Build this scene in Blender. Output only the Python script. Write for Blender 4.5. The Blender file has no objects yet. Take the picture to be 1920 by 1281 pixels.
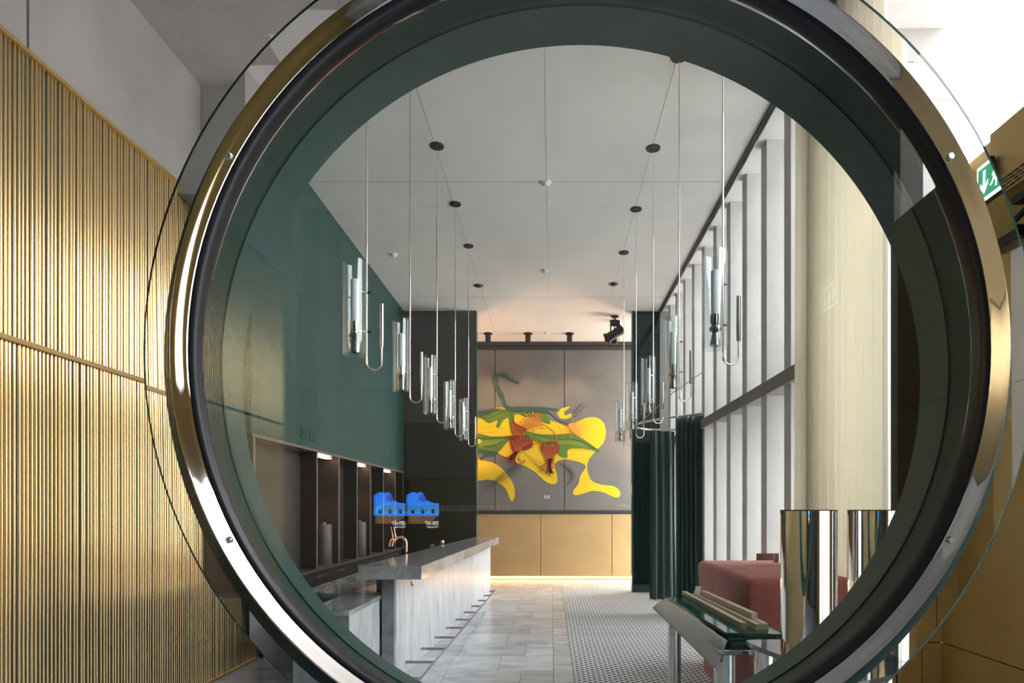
import bpy, math, random
from mathutils import Vector
R = random.Random(7)
S = bpy.context.scene
C = S.collection
F, VX, VY, EYE = 1150.0, 1034.0, 955.0, 1.63      # focal length in pixels, vanishing point, eye height
H = 5.5                                            # ceiling height

# ---------------------------------------------------------------- camera, sky, exposure
cd = bpy.data.cameras.new('camera'); cam = bpy.data.objects.new('camera', cd); C.objects.link(cam)
cam.location = (0, 0, EYE); cam.rotation_euler = (math.pi/2, 0, 0)
cd.sensor_fit = 'HORIZONTAL'; cd.sensor_width = 36; cd.lens = F/1920*36
cd.shift_x = (960-VX)/1920; cd.shift_y = (VY-640.5)/1920; cd.clip_start = .05; cd.clip_end = 200
S.camera = cam
S.view_settings.view_transform = 'Standard'; S.view_settings.look = 'None'
S.view_settings.gamma = 1; S.view_settings.use_curve_mapping = False
S.view_settings.exposure = 0.0
S.cycles.use_denoising = True
S.cycles.max_bounces = 10; S.cycles.diffuse_bounces = 5; S.cycles.glossy_bounces = 5
S.cycles.transmission_bounces = 8; S.cycles.transparent_max_bounces = 24
S.cycles.caustics_reflective = False; S.cycles.caustics_refractive = False
S.cycles.sample_clamp_indirect = 6
w = bpy.data.worlds.new('overcast_sky'); S.world = w; w.use_nodes = True
nt = w.node_tree; bg = nt.nodes['Background']
tc = nt.nodes.new('ShaderNodeTexCoord'); sep = nt.nodes.new('ShaderNodeSeparateXYZ')
rp = nt.nodes.new('ShaderNodeValToRGB')
rp.color_ramp.elements[0].position = .42; rp.color_ramp.elements[0].color = (.62, .64, .66, 1)
rp.color_ramp.elements[1].position = .6; rp.color_ramp.elements[1].color = (.97, .985, 1, 1)
mp = nt.nodes.new('ShaderNodeMapRange'); mp.inputs[1].default_value = -1; mp.inputs[2].default_value = 1
nt.links.new(tc.outputs['Generated'], sep.inputs[0]); nt.links.new(sep.outputs[2], mp.inputs[0])
nt.links.new(mp.outputs[0], rp.inputs[0]); nt.links.new(rp.outputs[0], bg.inputs[0])
bg.inputs[1].default_value = 11.0

def portal(loc, rot, sx, sy):
    l = bpy.data.lights.new('sky_portal', 'AREA'); l.shape = 'RECTANGLE'; l.size = sx; l.size_y = sy
    l.cycles.is_portal = True
    o = bpy.data.objects.new('sky_portal', l); o.location = loc; o.rotation_euler = rot; C.objects.link(o)
portal((3.16, 9.2, 2.75), (0, math.pi/2, 0), 5.4, 8.2)
portal((3.22, .2, 4.6), (0, math.pi/2, 0), 1.8, 9.4)
portal((2.75, .78, 1.55), (0, math.pi/2, 0), 3.1, 3.1)

# ---------------------------------------------------------------- helpers
def px(x, y, Y):                                   # photograph pixel at distance Y -> world point
    return Vector(((x-VX)*Y/F, Y, EYE+(VY-y)*Y/F))
WL = {}                                            # world origin of every parent
def tag(o, label=None, cat=None, group=None, kind=None):
    if label: o['label'] = label
    if cat: o['category'] = cat
    if group: o['group'] = group
    if kind: o['kind'] = kind
    return o
def thing(name, loc, label, cat, group=None):
    o = bpy.data.objects.new(name, None); o.empty_display_size = .1; o.location = loc; C.objects.link(o)
    WL[o] = Vector(loc); return tag(o, label, cat, group)
def link(name, me, parent=None, loc=(0, 0, 0)):
    o = bpy.data.objects.new(name, me); o.location = loc; C.objects.link(o)
    if parent is not None: o.parent = parent
    return o
class MB:
    def __init__(s): s.v = []; s.f = []
    def add(s, vs, fs):
        n = len(s.v); s.v += [Vector(v) for v in vs]; s.f += [tuple(i+n for i in f) for f in fs]; return s
    def box(s, x0, x1, y0, y1, z0, z1, b=0):
        if b:
            c = Vector(((x0+x1)/2, (y0+y1)/2, (z0+z1)/2)); h = Vector(((x1-x0)/2, (y1-y0)/2, (z1-z0)/2))
            b = min(b, h.x*.9, h.y*.9, h.z*.9); vs = []; idx = {}
            for sx in (-1, 1):
                for sy in (-1, 1):
                    for sz in (-1, 1):
                        g = Vector((sx, sy, sz))
                        for a in range(3):
                            p = Vector([g[i]*(h[i]-(0 if i == a else b)) for i in range(3)])
                            idx[(sx, sy, sz, a)] = len(vs); vs.append(c+p)
            fs = []
            K = (-1, 1)
            for a in range(3):
                o1, o2 = (a+1) % 3, (a+2) % 3
                for sa in K:
                    q = []
                    for (p1, p2) in ((-1, -1), (1, -1), (1, 1), (-1, 1)):
                        g = [0, 0, 0]; g[a] = sa; g[o1] = p1; g[o2] = p2; q.append(idx[(*g, a)])
                    fs.append(q if sa > 0 else q[::-1])
                for s1 in K:                        # edge bevels along axis a
                    for s2 in K:
                        g0 = [0, 0, 0]; g0[a] = -1; g0[o1] = s1; g0[o2] = s2; g1 = list(g0); g1[a] = 1
                        q = [idx[(*g0, o1)], idx[(*g1, o1)], idx[(*g1, o2)], idx[(*g0, o2)]]
                        fs.append(q if s1*s2 < 0 else q[::-1])
            for sx in K:
                for sy in K:
                    for sz in K:
                        q = [idx[(sx, sy, sz, a)] for a in range(3)]
                        fs.append(q if sx*sy*sz > 0 else q[::-1])
            return s.add(vs, fs)
        return s.add([(x0, y0, z0), (x1, y0, z0), (x1, y1, z0), (x0, y1, z0), (x0, y0, z1), (x1, y0, z1), (x1, y1, z1), (x0, y1, z1)],
                     [(0, 3, 2, 1), (4, 5, 6, 7), (0, 1, 5, 4), (1, 2, 6, 5), (2, 3, 7, 6), (3, 0, 4, 7)])
    def prism(s, poly, z0, z1):                    # plan polygon (ccw) extruded upward
        n = len(poly)
        return s.add([(x, y, z0) for x, y in poly]+[(x, y, z1) for x, y in poly],
                     [tuple(range(n))[::-1], tuple(range(n, 2*n))]+[(i, (i+1) % n, n+(i+1) % n, n+i) for i in range(n)])
    def lathe(s, prof, c=(0, 0, 0), axis='Z', n=32, close=False):
        c = Vector(c); m = len(prof); vs = []
        for i in range(n):
            a = 2*math.pi*i/n
            for r, h in prof:
                p = (r*math.cos(a), r*math.sin(a), h) if axis == 'Z' else (r*math.cos(a), h, r*math.sin(a)) if axis == 'Y' else (h, r*math.cos(a), r*math.sin(a))
                vs.append(c+Vector(p))
        fs = []
        for i in range(n):
            j = (i+1) % n
            for k in range(m if close else m-1):
                l = (k+1) % m
                q = (i*m+k, j*m+k, j*m+l, i*m+l)
                fs.append(q if axis != 'Y' else q[::-1])
        if not close:
            if prof[0][0] > 1e-6: fs.append(tuple(i*m for i in range(n))[::-1] if axis != 'Y' else tuple(i*m for i in range(n)))
            if prof[-1][0] > 1e-6: fs.append(tuple(i*m+m-1 for i in range(n)) if axis != 'Y' else tuple(i*m+m-1 for i in range(n))[::-1])
        return s.add(vs, fs)
    def tube(s, path, r, n=10):
        path = [Vector(p) for p in path]; vs = []; fs = []; up = Vector((0.123, .97, .2)).normalized()
        m = len(path)
        for i, p in enumerate(path):
            t = (path[min(i+1, m-1)]-path[max(i-1, 0)]).normalized()
            a = (up-t*up.dot(t)).normalized(); b = t.cross(a); up = a
            for k in range(n):
                an = 2*math.pi*k/n; vs.append(p+(a*math.cos(an)+b*math.sin(an))*r)
        for i in range(m-1):
            for k in range(n):
                l = (k+1) % n; fs.append((i*n+k, i*n+l, (i+1)*n+l, (i+1)*n+k))
        fs.append(tuple(range(n))[::-1]); fs.append(tuple(range((m-1)*n, m*n)))
        return s.add(vs, fs)
    def build(s, name, mat, parent=None, smooth=None, loc=None):
        off = WL.get(parent, Vector()) if parent is not None else Vector(loc or (0, 0, 0))
        me = bpy.data.meshes.new(name); me.from_pydata([v-off for v in s.v], [], s.f); me.update()
        me.materials.append(M[mat] if isinstance(mat, str) else mat)
        if smooth:
            me.polygons.foreach_set('use_smooth', [True]*len(me.polygons)); me.set_sharp_from_angle(angle=math.radians(smooth))
        o = link(name, me, parent, (0, 0, 0) if parent is not None else off)
        WL[o] = off; return o
def struct(o): o['kind'] = 'structure'; return o
def copy_tree(o, parent=None):
    c = o.copy(); C.objects.link(c)
    if parent is not None: c.parent = parent; c.matrix_parent_inverse = o.matrix_parent_inverse
    for ch in list(o.children): copy_tree(ch, c)
    return c

# ---------------------------------------------------------------- materials
M = {}
def mat(name, col=(.5, .5, .5), rough=.6, metal=0, **k):
    m = bpy.data.materials.new(name); m.use_nodes = True; M[name] = m
    b = m.node_tree.nodes['Principled BSDF']
    b.inputs['Base Color'].default_value = (*col, 1); b.inputs['Roughness'].default_value = rough; b.inputs['Metallic'].default_value = metal
    for a, v in k.items(): b.inputs[a.replace('_', ' ')].default_value = v
    return m, m.node_tree, b
def N(t, kind, **k):
    n = t.nodes.new(kind)
    for a, v in k.items():
        if a.startswith('i_'): n.inputs[a[2:].replace('_', ' ')].default_value = v
        else: setattr(n, a, v)
    return n
def coords(t, scale=(1, 1, 1), rot=(0, 0, 0), obj=False):
    g = t.nodes.new('ShaderNodeTexCoord') if obj else t.nodes.new('ShaderNodeNewGeometry')
    mp = t.nodes.new('ShaderNodeMapping'); mp.inputs['Scale'].default_value = scale; mp.inputs['Rotation'].default_value = rot
    t.links.new(g.outputs['Object' if obj else 'Position'], mp.inputs[0]); return mp.outputs[0]
def ramp(t, src, stops):
    r = t.nodes.new('ShaderNodeValToRGB'); e = r.color_ramp.elements
    while len(e) < len(stops): e.new(.5)
    for i, (p, c) in enumerate(stops): e[i].position = p; e[i].color = (*c, 1) if len(c) == 3 else c
    t.links.new(src, r.inputs[0]); return r.outputs[0]
def mottled(name, c0, c1, rough, scale=(1, 1, 1), ns=3, detail=8, bump=0, metal=0, dist=0, bscale=None, obj=False, lo=.3, hi=.7, **k):
    m, t, b = mat(name, c0, rough, metal, **k)
    co = coords(t, scale, obj=obj)
    n = N(t, 'ShaderNodeTexNoise'); n.inputs['Scale'].default_value = ns; n.inputs['Detail'].default_value = detail
    n.inputs['Distortion'].default_value = dist; n.inputs['Roughness'].default_value = .6
    t.links.new(co, n.inputs['Vector'])
    t.links.new(ramp(t, n.outputs[0], [(lo, c0), (hi, c1)]), b.inputs['Base Color'])
    if bump:
        n2 = n
        if bscale:
            n2 = N(t, 'ShaderNodeTexNoise'); n2.inputs['Scale'].default_value = bscale; n2.inputs['Detail'].default_value = 4
            t.links.new(co, n2.inputs['Vector'])
        bp = N(t, 'ShaderNodeBump'); bp.inputs['Strength'].default_value = bump; bp.inputs['Distance'].default_value = .02
        t.links.new(n2.outputs[0], bp.inputs['Height']); t.links.new(bp.outputs[0], b.inputs['Normal'])
    return m
mottled('concrete', (.235, .22, .205), (.32, .30, .28), .8, (1, 1, .5), 1.6, 10, .15, bscale=25)
mottled('concrete_mid', (.40, .37, .345), (.52, .49, .46), .8, (1, 1, .5), 1.6, 10, .15, bscale=25)
mottled('concrete_light', (.60, .59, .585), (.72, .71, .70), .85, (1, 1, .6), 2.2, 10, .1, bscale=25)
mottled('ceiling_concrete', (.70, .68, .66), (.80, .78, .76), .8, (1, .4, 1), 1.2, 10, .08, bscale=20)
mottled('brass_wall', (.58, .38, .10), (.76, .52, .17), .5, (1, 1, 1), 1.3, 7, .35, metal=.3, bscale=6)
mottled('brass_warm', (.56, .36, .16), (.66, .45, .22), .5, (1, 1, 1), 1.0, 6, .05, metal=.3, bscale=10)
mat('brass_bar', (.88, .67, .36), .17, 1)
mat('brass_trim', (.52, .36, .14), .4, .8)
mat('backing', (.008, .018, .014), .6)
mottled('green_stain', (.012, .041, .037), (.024, .072, .063), .55, (1, .5, .5), 2.2, 8, .05, bscale=18)
mat('green_dark', (.010, .035, .030), .35)
mat('green_glass', (.006, .022, .020), .08, Specular_IOR_Level=.6)
mat('green_edge', (.010, .085, .065), .2)
mat('bronze_panel', (.045, .036, .032), .42)
mat('bronze_light', (.085, .068, .06), .45)
mat('bronze_frame', (.16, .13, .12), .4)
mat('olive_panel', (.035, .032, .02), .4)
mat('black', (.012, .012, .013), .4)
mat('black_metal', (.02, .019, .02), .35, .5)
mat('chrome', (.86, .85, .85), .04, 1)
mat('steel_mirror', (.80, .78, .79), .03, 1)
mat('steel_brushed', (.60, .62, .64), .25, 1)
mat('smoke_chrome', (.34, .32, .34), .08, 1)
mat('copper', (.85, .56, .42), .18, 1)
mat('rubber', (.012, .012, .016), .35)
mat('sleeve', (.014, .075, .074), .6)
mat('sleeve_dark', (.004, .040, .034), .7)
mat('white_plastic', (.75, .75, .73), .5)
mat('slate', (.10, .14, .17), .7)
mat('white', (.82, .82, .82), .6)
mat('frosted', (.92, .93, .93), .5, Transmission_Weight=.0)
mat('plaster', (.21, .195, .18), .8)
mottled('plaster', (.165, .155, .15), (.21, .20, .19), .8, (1, 1, 1), 1.2, 6, .0)
mat('rail_dark', (.045, .04, .04), .5)
mat('seam', (.10, .095, .09), .9)
mat('seam_light', (.40, .39, .38), .9)
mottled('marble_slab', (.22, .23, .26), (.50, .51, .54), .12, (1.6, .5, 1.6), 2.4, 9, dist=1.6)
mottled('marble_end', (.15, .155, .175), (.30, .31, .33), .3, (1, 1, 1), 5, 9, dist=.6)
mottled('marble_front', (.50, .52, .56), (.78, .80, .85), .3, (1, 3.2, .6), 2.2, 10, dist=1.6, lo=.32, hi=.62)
mottled('red_velvet', (.46, .12, .11), (.62, .20, .18), .7, (1, 1, 1), 4, 6, Sheen_Weight=.2)
mat('wood_dark', (.11, .045, .03), .4)
mottled('wood', (.74, .60, .46), (.86, .74, .60), .6, (8, .5, 8), 3, 6)
mat('paper', (.66, .66, .65), .5)
mat('smoked_glass', (.05, .055, .06), .05, Specular_IOR_Level=.8)
mat('green_sheet', (.02, .11, .085), .08)
mottled('curtain_green', (.006, .032, .031), (.012, .055, .052), .65, (1, 1, .1), 3, 4, Sheen_Weight=.35)
for nm, c in dict(yellow=(.80, .56, .012), leaf=(.10, .20, .025), leaf_dark=(.035, .085, .07), leaf_mid=(.17, .26, .03), red=(.22, .012, .01),
                  orange=(.42, .11, .012), peach=(.72, .34, .06), pencil=(.03, .03, .03), blue_grey=(.12, .16, .2), screen_ghost=(.4, .5, .6)).items():
    mat('paint_'+nm, c, .7)
mat('sign_green', (.02, .33, .16), .5, Emission_Strength=.0)
def emit(name, col, st, base=(0, 0, 0)):
    m, t, b = mat(name, base, .5); b.inputs['Emission Color'].default_value = (*col, 1); b.inputs['Emission Strength'].default_value = st
emit('led_warm', (1, .43, .13), 12); emit('lens_warm', (1, .72, .42), 8); emit('niche_led', (1, .68, .45), 10)
emit('sign_green_lit', (.03, .36, .17), 1.1); emit('sign_white_lit', (.92, 1, .96), 1.2)
emit('screen_sky', (.02, .20, .9), 7); emit('screen_water', (.03, .32, .85), 7); emit('screen_deep', (.03, .08, .62), 6)
emit('screen_sand', (.24, .12, .06), 4); emit('screen_text', (.9, .9, .95), 7); emit('screen_dark', (.01, .01, .02), 1)
# clear glass in a pane: what a thin sheet does (straight transmission plus fresnel reflection)
def pane(name, tint, ior, boost=0.0, rough=0):
    m = bpy.data.materials.new(name); m.use_nodes = True; M[name] = m; t = m.node_tree; t.nodes.clear()
    o = N(t, 'ShaderNodeOutputMaterial'); mx = N(t, 'ShaderNodeMixShader'); tr = N(t, 'ShaderNodeBsdfTransparent'); g = N(t, 'ShaderNodeBsdfGlossy')
    tr.inputs[0].default_value = (*tint, 1); g.inputs['Roughness'].default_value = rough
    ge = N(t, 'ShaderNodeNewGeometry'); dt_ = N(t, 'ShaderNodeVectorMath', operation='DOT_PRODUCT')
    t.links.new(ge.outputs['Normal'], dt_.inputs[0]); t.links.new(ge.outputs['Incoming'], dt_.inputs[1])
    ab = N(t, 'ShaderNodeMath', operation='ABSOLUTE'); t.links.new(dt_.outputs['Value'], ab.inputs[0])
    om = N(t, 'ShaderNodeMath', operation='SUBTRACT'); om.inputs[0].default_value = 1; t.links.new(ab.outputs[0], om.inputs[1])
    pw = N(t, 'ShaderNodeMath', operation='POWER'); pw.inputs[1].default_value = 5; t.links.new(om.outputs[0], pw.inputs[0])
    f0 = ((ior-1)/(ior+1))**2+boost
    ad = N(t, 'ShaderNodeMath', operation='MULTIPLY_ADD'); ad.inputs[1].default_value = 1-f0; ad.inputs[2].default_value = f0
    t.links.new(pw.outputs[0], ad.inputs[0]); t.links.new(ad.outputs[0], mx.inputs[0])
    t.links.new(tr.outputs[0], mx.inputs[1]); t.links.new(g.outputs[0], mx.inputs[2]); t.links.new(mx.outputs[0], o.inputs[0])
pane('pane_glass', (.985, 1, .99), 1.65)
pane('window_glass', (1, 1, 1), 1.3)
pane('tinted_glass', (.60, .62, .63), 1.5)
pane('shade_glass', (.94, .96, .97), 1.45, .02)
m, t, b = mat('lens_glass', (.97, .985, .98), .0, Transmission_Weight=1.0, IOR=1.45)
# sheer curtain
m = bpy.data.materials.new('sheer'); m.use_nodes = True; M['sheer'] = m; t = m.node_tree; t.nodes.clear()
o = N(t, 'ShaderNodeOutputMaterial'); a1 = N(t, 'ShaderNodeMixShader'); d = N(t, 'ShaderNodeBsdfDiffuse'); tl = N(t, 'ShaderNodeBsdfTranslucent')
d.inputs[0].default_value = (.88, .85, .78, 1); tl.inputs[0].default_value = (.82, .78, .69, 1); a1.inputs[0].default_value = .52
t.links.new(d.outputs[0], a1.inputs[1]); t.links.new(tl.outputs[0], a1.inputs[2]); t.links.new(a1.outputs[0], o.inputs[0])
# marble floor tiles, each slab its own tone
m, t, b = mat('marble_tile', (.5, .5, .5), .22)
co = coords(t, (1, 2.6, 1)); n = N(t, 'ShaderNodeTexNoise'); n.inputs['Scale'].default_value = 1.7; n.inputs['Detail'].default_value = 10; n.inputs['Distortion'].default_value = 1.4
oi = N(t, 'ShaderNodeObjectInfo'); vm = N(t, 'ShaderNodeVectorMath', operation='ADD'); t.links.new(co, vm.inputs[0])
vs_ = N(t, 'ShaderNodeVectorMath', operation='SCALE'); vs_.inputs[0].default_value = (9, 5, 3); t.links.new(oi.outputs['Random'], vs_.inputs['Scale']); t.links.new(vs_.outputs[0], vm.inputs[1])
t.links.new(vm.outputs[0], n.inputs['Vector'])
c1 = ramp(t, n.outputs[0], [(.34, (.47, .51, .57)), (.62, (.70, .74, .80))])
hs = N(t, 'ShaderNodeHueSaturation'); mr = N(t, 'ShaderNodeMapRange'); mr.inputs[3].default_value = .84; mr.inputs[4].default_value = 1.06
t.links.new(oi.outputs['Random'], mr.inputs[0]); t.links.new(mr.outputs[0], hs.inputs['Value']); t.links.new(c1, hs.inputs['Color']); t.links.new(hs.outputs[0], b.inputs['Base Color'])
# woven black and white carpet
m, t, b = mat('woven_carpet', (.5, .5, .5), .85)
g = N(t, 'ShaderNodeNewGeometry'); sp = N(t, 'ShaderNodeSeparateXYZ'); t.links.new(g.outputs['Position'], sp.inputs[0])
def mth(op, a, b_=None, c=None):
    n = N(t, 'ShaderNodeMath', operation=op)
    for i, x in enumerate((a, b_, c)):
        if x is None: continue
        if isinstance(x, (int, float)): n.inputs[i].default_value = x
        else: t.links.new(x, n.inputs[i])
    return n.outputs[0]
u = mth('MULTIPLY', sp.outputs[0], 1/.05); v = mth('MULTIPLY', sp.outputs[1], 1/.085)
fu = mth('FRACT', u); tri = mth('ABSOLUTE', mth('SUBTRACT', mth('MULTIPLY', fu, 2.0), 1.0))
fv = mth('FRACT', mth('ADD', v, mth('MULTIPLY', mth('FLOOR', u), .5)))
trv = mth('ABSOLUTE', mth('SUBTRACT', mth('MULTIPLY', fv, 2.0), 1.0))
dk = mth('LESS_THAN', mth('ADD', mth('MULTIPLY', fu, .62), .28), trv)
t.links.new(ramp(t, dk, [(0, (.82, .82, .84)), (1, (.06, .06, .065))]), b.inputs['Base Color'])

# ---------------------------------------------------------------- structure
floor = struct(MB().box(-3.6, 3.3, -5.6, 14.6, -.2, -.012).build('floor', 'seam'))
tile_me = {}
def tile(x0, x1, y0, y1):
    g = .0025; key = (round(x1-x0, 3), round(y1-y0, 3))
    if key not in tile_me:
        mb = MB().box(-(x1-x0)/2+g, (x1-x0)/2-g, -(y1-y0)/2+g, (y1-y0)/2-g, -.014, 0, .0012)
        me = bpy.data.meshes.new('tile'); me.from_pydata(mb.v, [], mb.f); me.materials.append(M['marble_tile']); tile_me[key] = me
    link('tile', tile_me[key], floor, ((x0+x1)/2, (y0+y1)/2, 0))
ys = -5.2; row = 0
while ys < 14.1:
    xs = [-3.2, -2.45, -1.5, -.55, .02] if row % 2 else [-3.2, -2.0, -1.05, -.3, .02]
    for a, b_ in zip(xs[:-1], xs[1:]): tile(a, b_, ys, ys+.6)
    ys += .6; row += 1
ys = -5.2
while ys < 14.1: tile(.02, .22, ys, ys+.4); ys += .4
for k in range(4): tile(.22+k*.75, .97+k*.75, 12.6, 14.3)
for k in range(4):
    for j in range(9): tile(.22+k*.75, .97+k*.75, -5.2+j*.9, -4.3+j*.9)
carpet = MB().box(.22, 3.0, 2.9, 12.6, -.012, .006).build('woven_carpet', 'woven_carpet')
tag(carpet, 'black and white zigzag woven floor covering beside the pale marble', 'carpet')

ceil = struct(MB().box(-3.6, 3.16, -5.6, 14.6, H, H+.3).build('ceiling', 'ceiling_concrete'))
MB().box(-3.2, 3.16, -5.2, 4.99, H-.004, H+.01).box(-3.2, -2.3, 4.99, 5.6, H-.004, H+.01).build('panel', 'concrete_mid', ceil)
_ = 0
for i, (x0, x1, y0, y1) in enumerate([(-3.2, 2.1, 7.24, 7.25), (-.06, -.055, 5, 11), (-1.24, -1.235, 5, 13.5), (1.075, 1.08, 5, 11), (-3.2, 2.1, 11.2, 11.21)]):
    struct(MB().box(x0, x1, y0, y1, H-.0015, H+.01).build('trim_%d' % (i+1), 'seam_light'))
struct(MB().box(2.09, 2.125, 3.9, 12.0, H-.03, H+.01).build('trim_6', 'black_metal'))
struct(MB().box(2.14, 2.15, 3.9, 12.0, H-.03, H+.01).build('trim_7', 'steel_brushed'))

XL = -3.2; GT = EYE+.873*3.2
wl = struct(MB().box(XL-.35, XL-.055, -5.6, 14.6, -.1, H).build('wall_left', 'concrete'))
for a, b_ in ((-5.2, -1.0), (-1.0, 1.36), (1.36, 3.743), (3.755, 5.6)):
    MB().box(XL-.06, XL, a+.004, b_-.004, GT+.015, H).build('panel', 'concrete', wl)
struct(MB().box(XL, -2.62, 5.6, 5.88, GT-.02, H).build('wall_return', 'concrete'))
struct(MB().box(2.5, 3.16, 4.93, 5.25, -.1, 4.765).box(2.5, 3.16, 4.93, 5.25, 4.77, 5.045).box(2.5, 3.16, 4.93, 5.25, 5.05, H).box(2.51, 3.15, 4.94, 5.24, 0, H).build('wall_pier', 'concrete'))

# ribbed brass wall on the left
rb = thing('ribbed_brass_wall', (XL, 4.8, 0), 'tall ribbed wall of vertical golden brass rods on the left', 'wall cladding')
MB().box(XL-.05, XL-.02, -4.7, 5.86, 0, GT).box(XL-.05, XL-.02, 5.86, 6.7, 0, 2.3).build('backing_board', 'backing', rb)
for z0, z1, nm in ((GT-.012, GT+.015, 'top_trim'), (2.625, 2.655, 'middle_trim'), (0, .02, 'base_trim')):
    MB().box(XL-.03, XL+.012, 1.2, 6.7 if z0 < 1 else 5.86, z0, z1).build(nm, 'brass_trim', rb)
def rod_mesh(z0, z1):
    n = 7; r = .0098; vs = []; fs = []
    for z in (z0, z1):
        for k in range(n):
            a = -math.pi/2+math.pi*k/(n-1); vs.append((r*1.15*math.cos(a), r*math.sin(a), z))
    for k in range(n-1): fs.append((k, k+1, n+k+1, n+k))
    fs += [tuple(range(n))[::-1], tuple(range(n, 2*n))]
    return vs, fs
rod_me = []
for z0, z1 in ((.02, 2.625), (2.655, GT-.012)):
    vs, fs = rod_mesh(z0, z1); me = bpy.data.meshes.new('rod'); me.from_pydata(vs, [], fs); me.materials.append(M['brass_bar'])
    me.polygons.foreach_set('use_smooth', [True]*len(me.polygons)); me.set_sharp_from_angle(angle=1.0); rod_me.append(me)
pitch = .0305
y = 3.25
while y < 6.69:
    for i in ((0, 1) if y < 5.86 else (0,)):
        o = link('rod', rod_me[i], rb, (-.021+R.uniform(-.003, .002), y-4.8+R.uniform(-.0025, .0025), 0))
        o.rotation_euler.z = R.uniform(-.3, .2)
    y += pitch
def far_rods(name, ya, yb):
    mb = MB(); y = ya
    for_z = ((.02, 2.625), (2.655, GT-.012))
    while y < yb:
        for z0, z1 in for_z:
            vs, fs = rod_mesh(z0, z1); mb.add([(v[0]+XL-.021, v[1]+y, v[2]) for v in vs], fs)
        y += pitch
    o = mb.build(name, 'brass_bar', rb, smooth=57); o['kind'] = 'stuff'
far_rods('rod_field', -4.69, 3.22)

# right side of the lobby: low brass wall with sky above
XR = 2.46; RT = EYE+.84*XR
wr = struct(MB().box(XR+.02, XR+.2, -5.2, -.75, -.1, RT-.01).box(XR+.02, XR+.2, 2.3, 3.95, -.1, RT-.01).box(XR+.02, XR+.2, -.75, 2.3, 3.1, RT-.01).build('wall_right', 'brass_trim'))
ed = struct(MB().box(XR+.09, XR+.1, -.72, 2.27, .03, 3.07).build('added_light_door', 'tinted_glass'))  # unseen glazed door, added so low daylight reaches the brass rods opposite
for y_ in (-.75, .76, 2.25): MB().box(XR+.05, XR+.14, y_, y_+.05, 0, 3.1, .004).build('added_door_frame', 'brass_trim', ed)
for z_ in (0, 3.06): MB().box(XR+.05, XR+.14, -.75, 2.3, z_, z_+.04, .004).build('added_door_frame', 'brass_trim', ed)
zz = [0, .79, 2.33, RT]
yy = [-5.2, -3.6, -2.1, -.75, 2.3, 3.87]
for a, b_ in zip(yy[:-1], yy[1:]):
    if a == -.75: continue
    for c, d_ in zip(zz[:-1], zz[1:]):
        MB().box(XR, XR+.03, a+.003, b_-.003, c+.003, d_-.003, .002).build('panel', 'brass_wall', wr)
struct(MB().box(XR, XR+.16, -5.2, -1.7, RT, H).build('wall_right_upper', 'concrete'))
we = struct(MB().box(2.33, XR, 3.88, 3.95, 0, RT-.01).build('wall_end', 'brass_trim'))
for a, b_ in ((2.335, XR-.002),):
    for c, d_ in zip(zz[:-1], zz[1:]): MB().box(a, b_, 3.86, 3.885, c+.003, d_-.003, .002).build('panel', 'brass_wall', we)
dr = struct(MB().box(2.185, 2.33, 3.87, 3.95, 0, RT).build('door_1', 'black_metal'))
MB().box(2.185, 2.328, 3.855, 3.87, .02, 1.6, .002).build('kick_plate', 'brass_wall', dr)
bk = thing('brass_bulkhead', (2.4, 2.4, 3.3), 'brushed brass bulkhead box with slotted grille above the exit door', 'bulkhead')
MB().box(2.35, XR+.005, .5, 3.29, 3.36, 3.64, .004).build('casing', 'brass_trim', bk)
gr = MB().box(2.345, XR, .5, 3.26, 3.27, 3.36).build('grille', 'brass_trim', bk)
for j in range(4):
    for i in range(24):
        y0 = 2.2+i*.043+(j % 2)*.02
        MB().box(2.341, 2.347, y0, y0+.032, 3.283+j*.019, 3.29+j*.019).build('slot', 'black', gr)
dc = thing('door_closer', (2.4, 3.0, 3.2), 'black metal door closer arm under the brass grille', 'door closer')
MB().box(2.33, 2.40, 2.2, 3.12, 3.175, 3.215, .008).build('slide_rail', 'black_metal', dc)
MB().tube([(2.36, 2.9, 3.17), (2.38, 3.2, 3.10), (2.44, 3.35, 3.08)], .016, 8).build('arm', 'black_metal', dc)
MB().box(2.38, 2.46, 3.15, 3.5, 3.04, 3.10, .008).build('closer_body', 'black_metal', dc)

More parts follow.
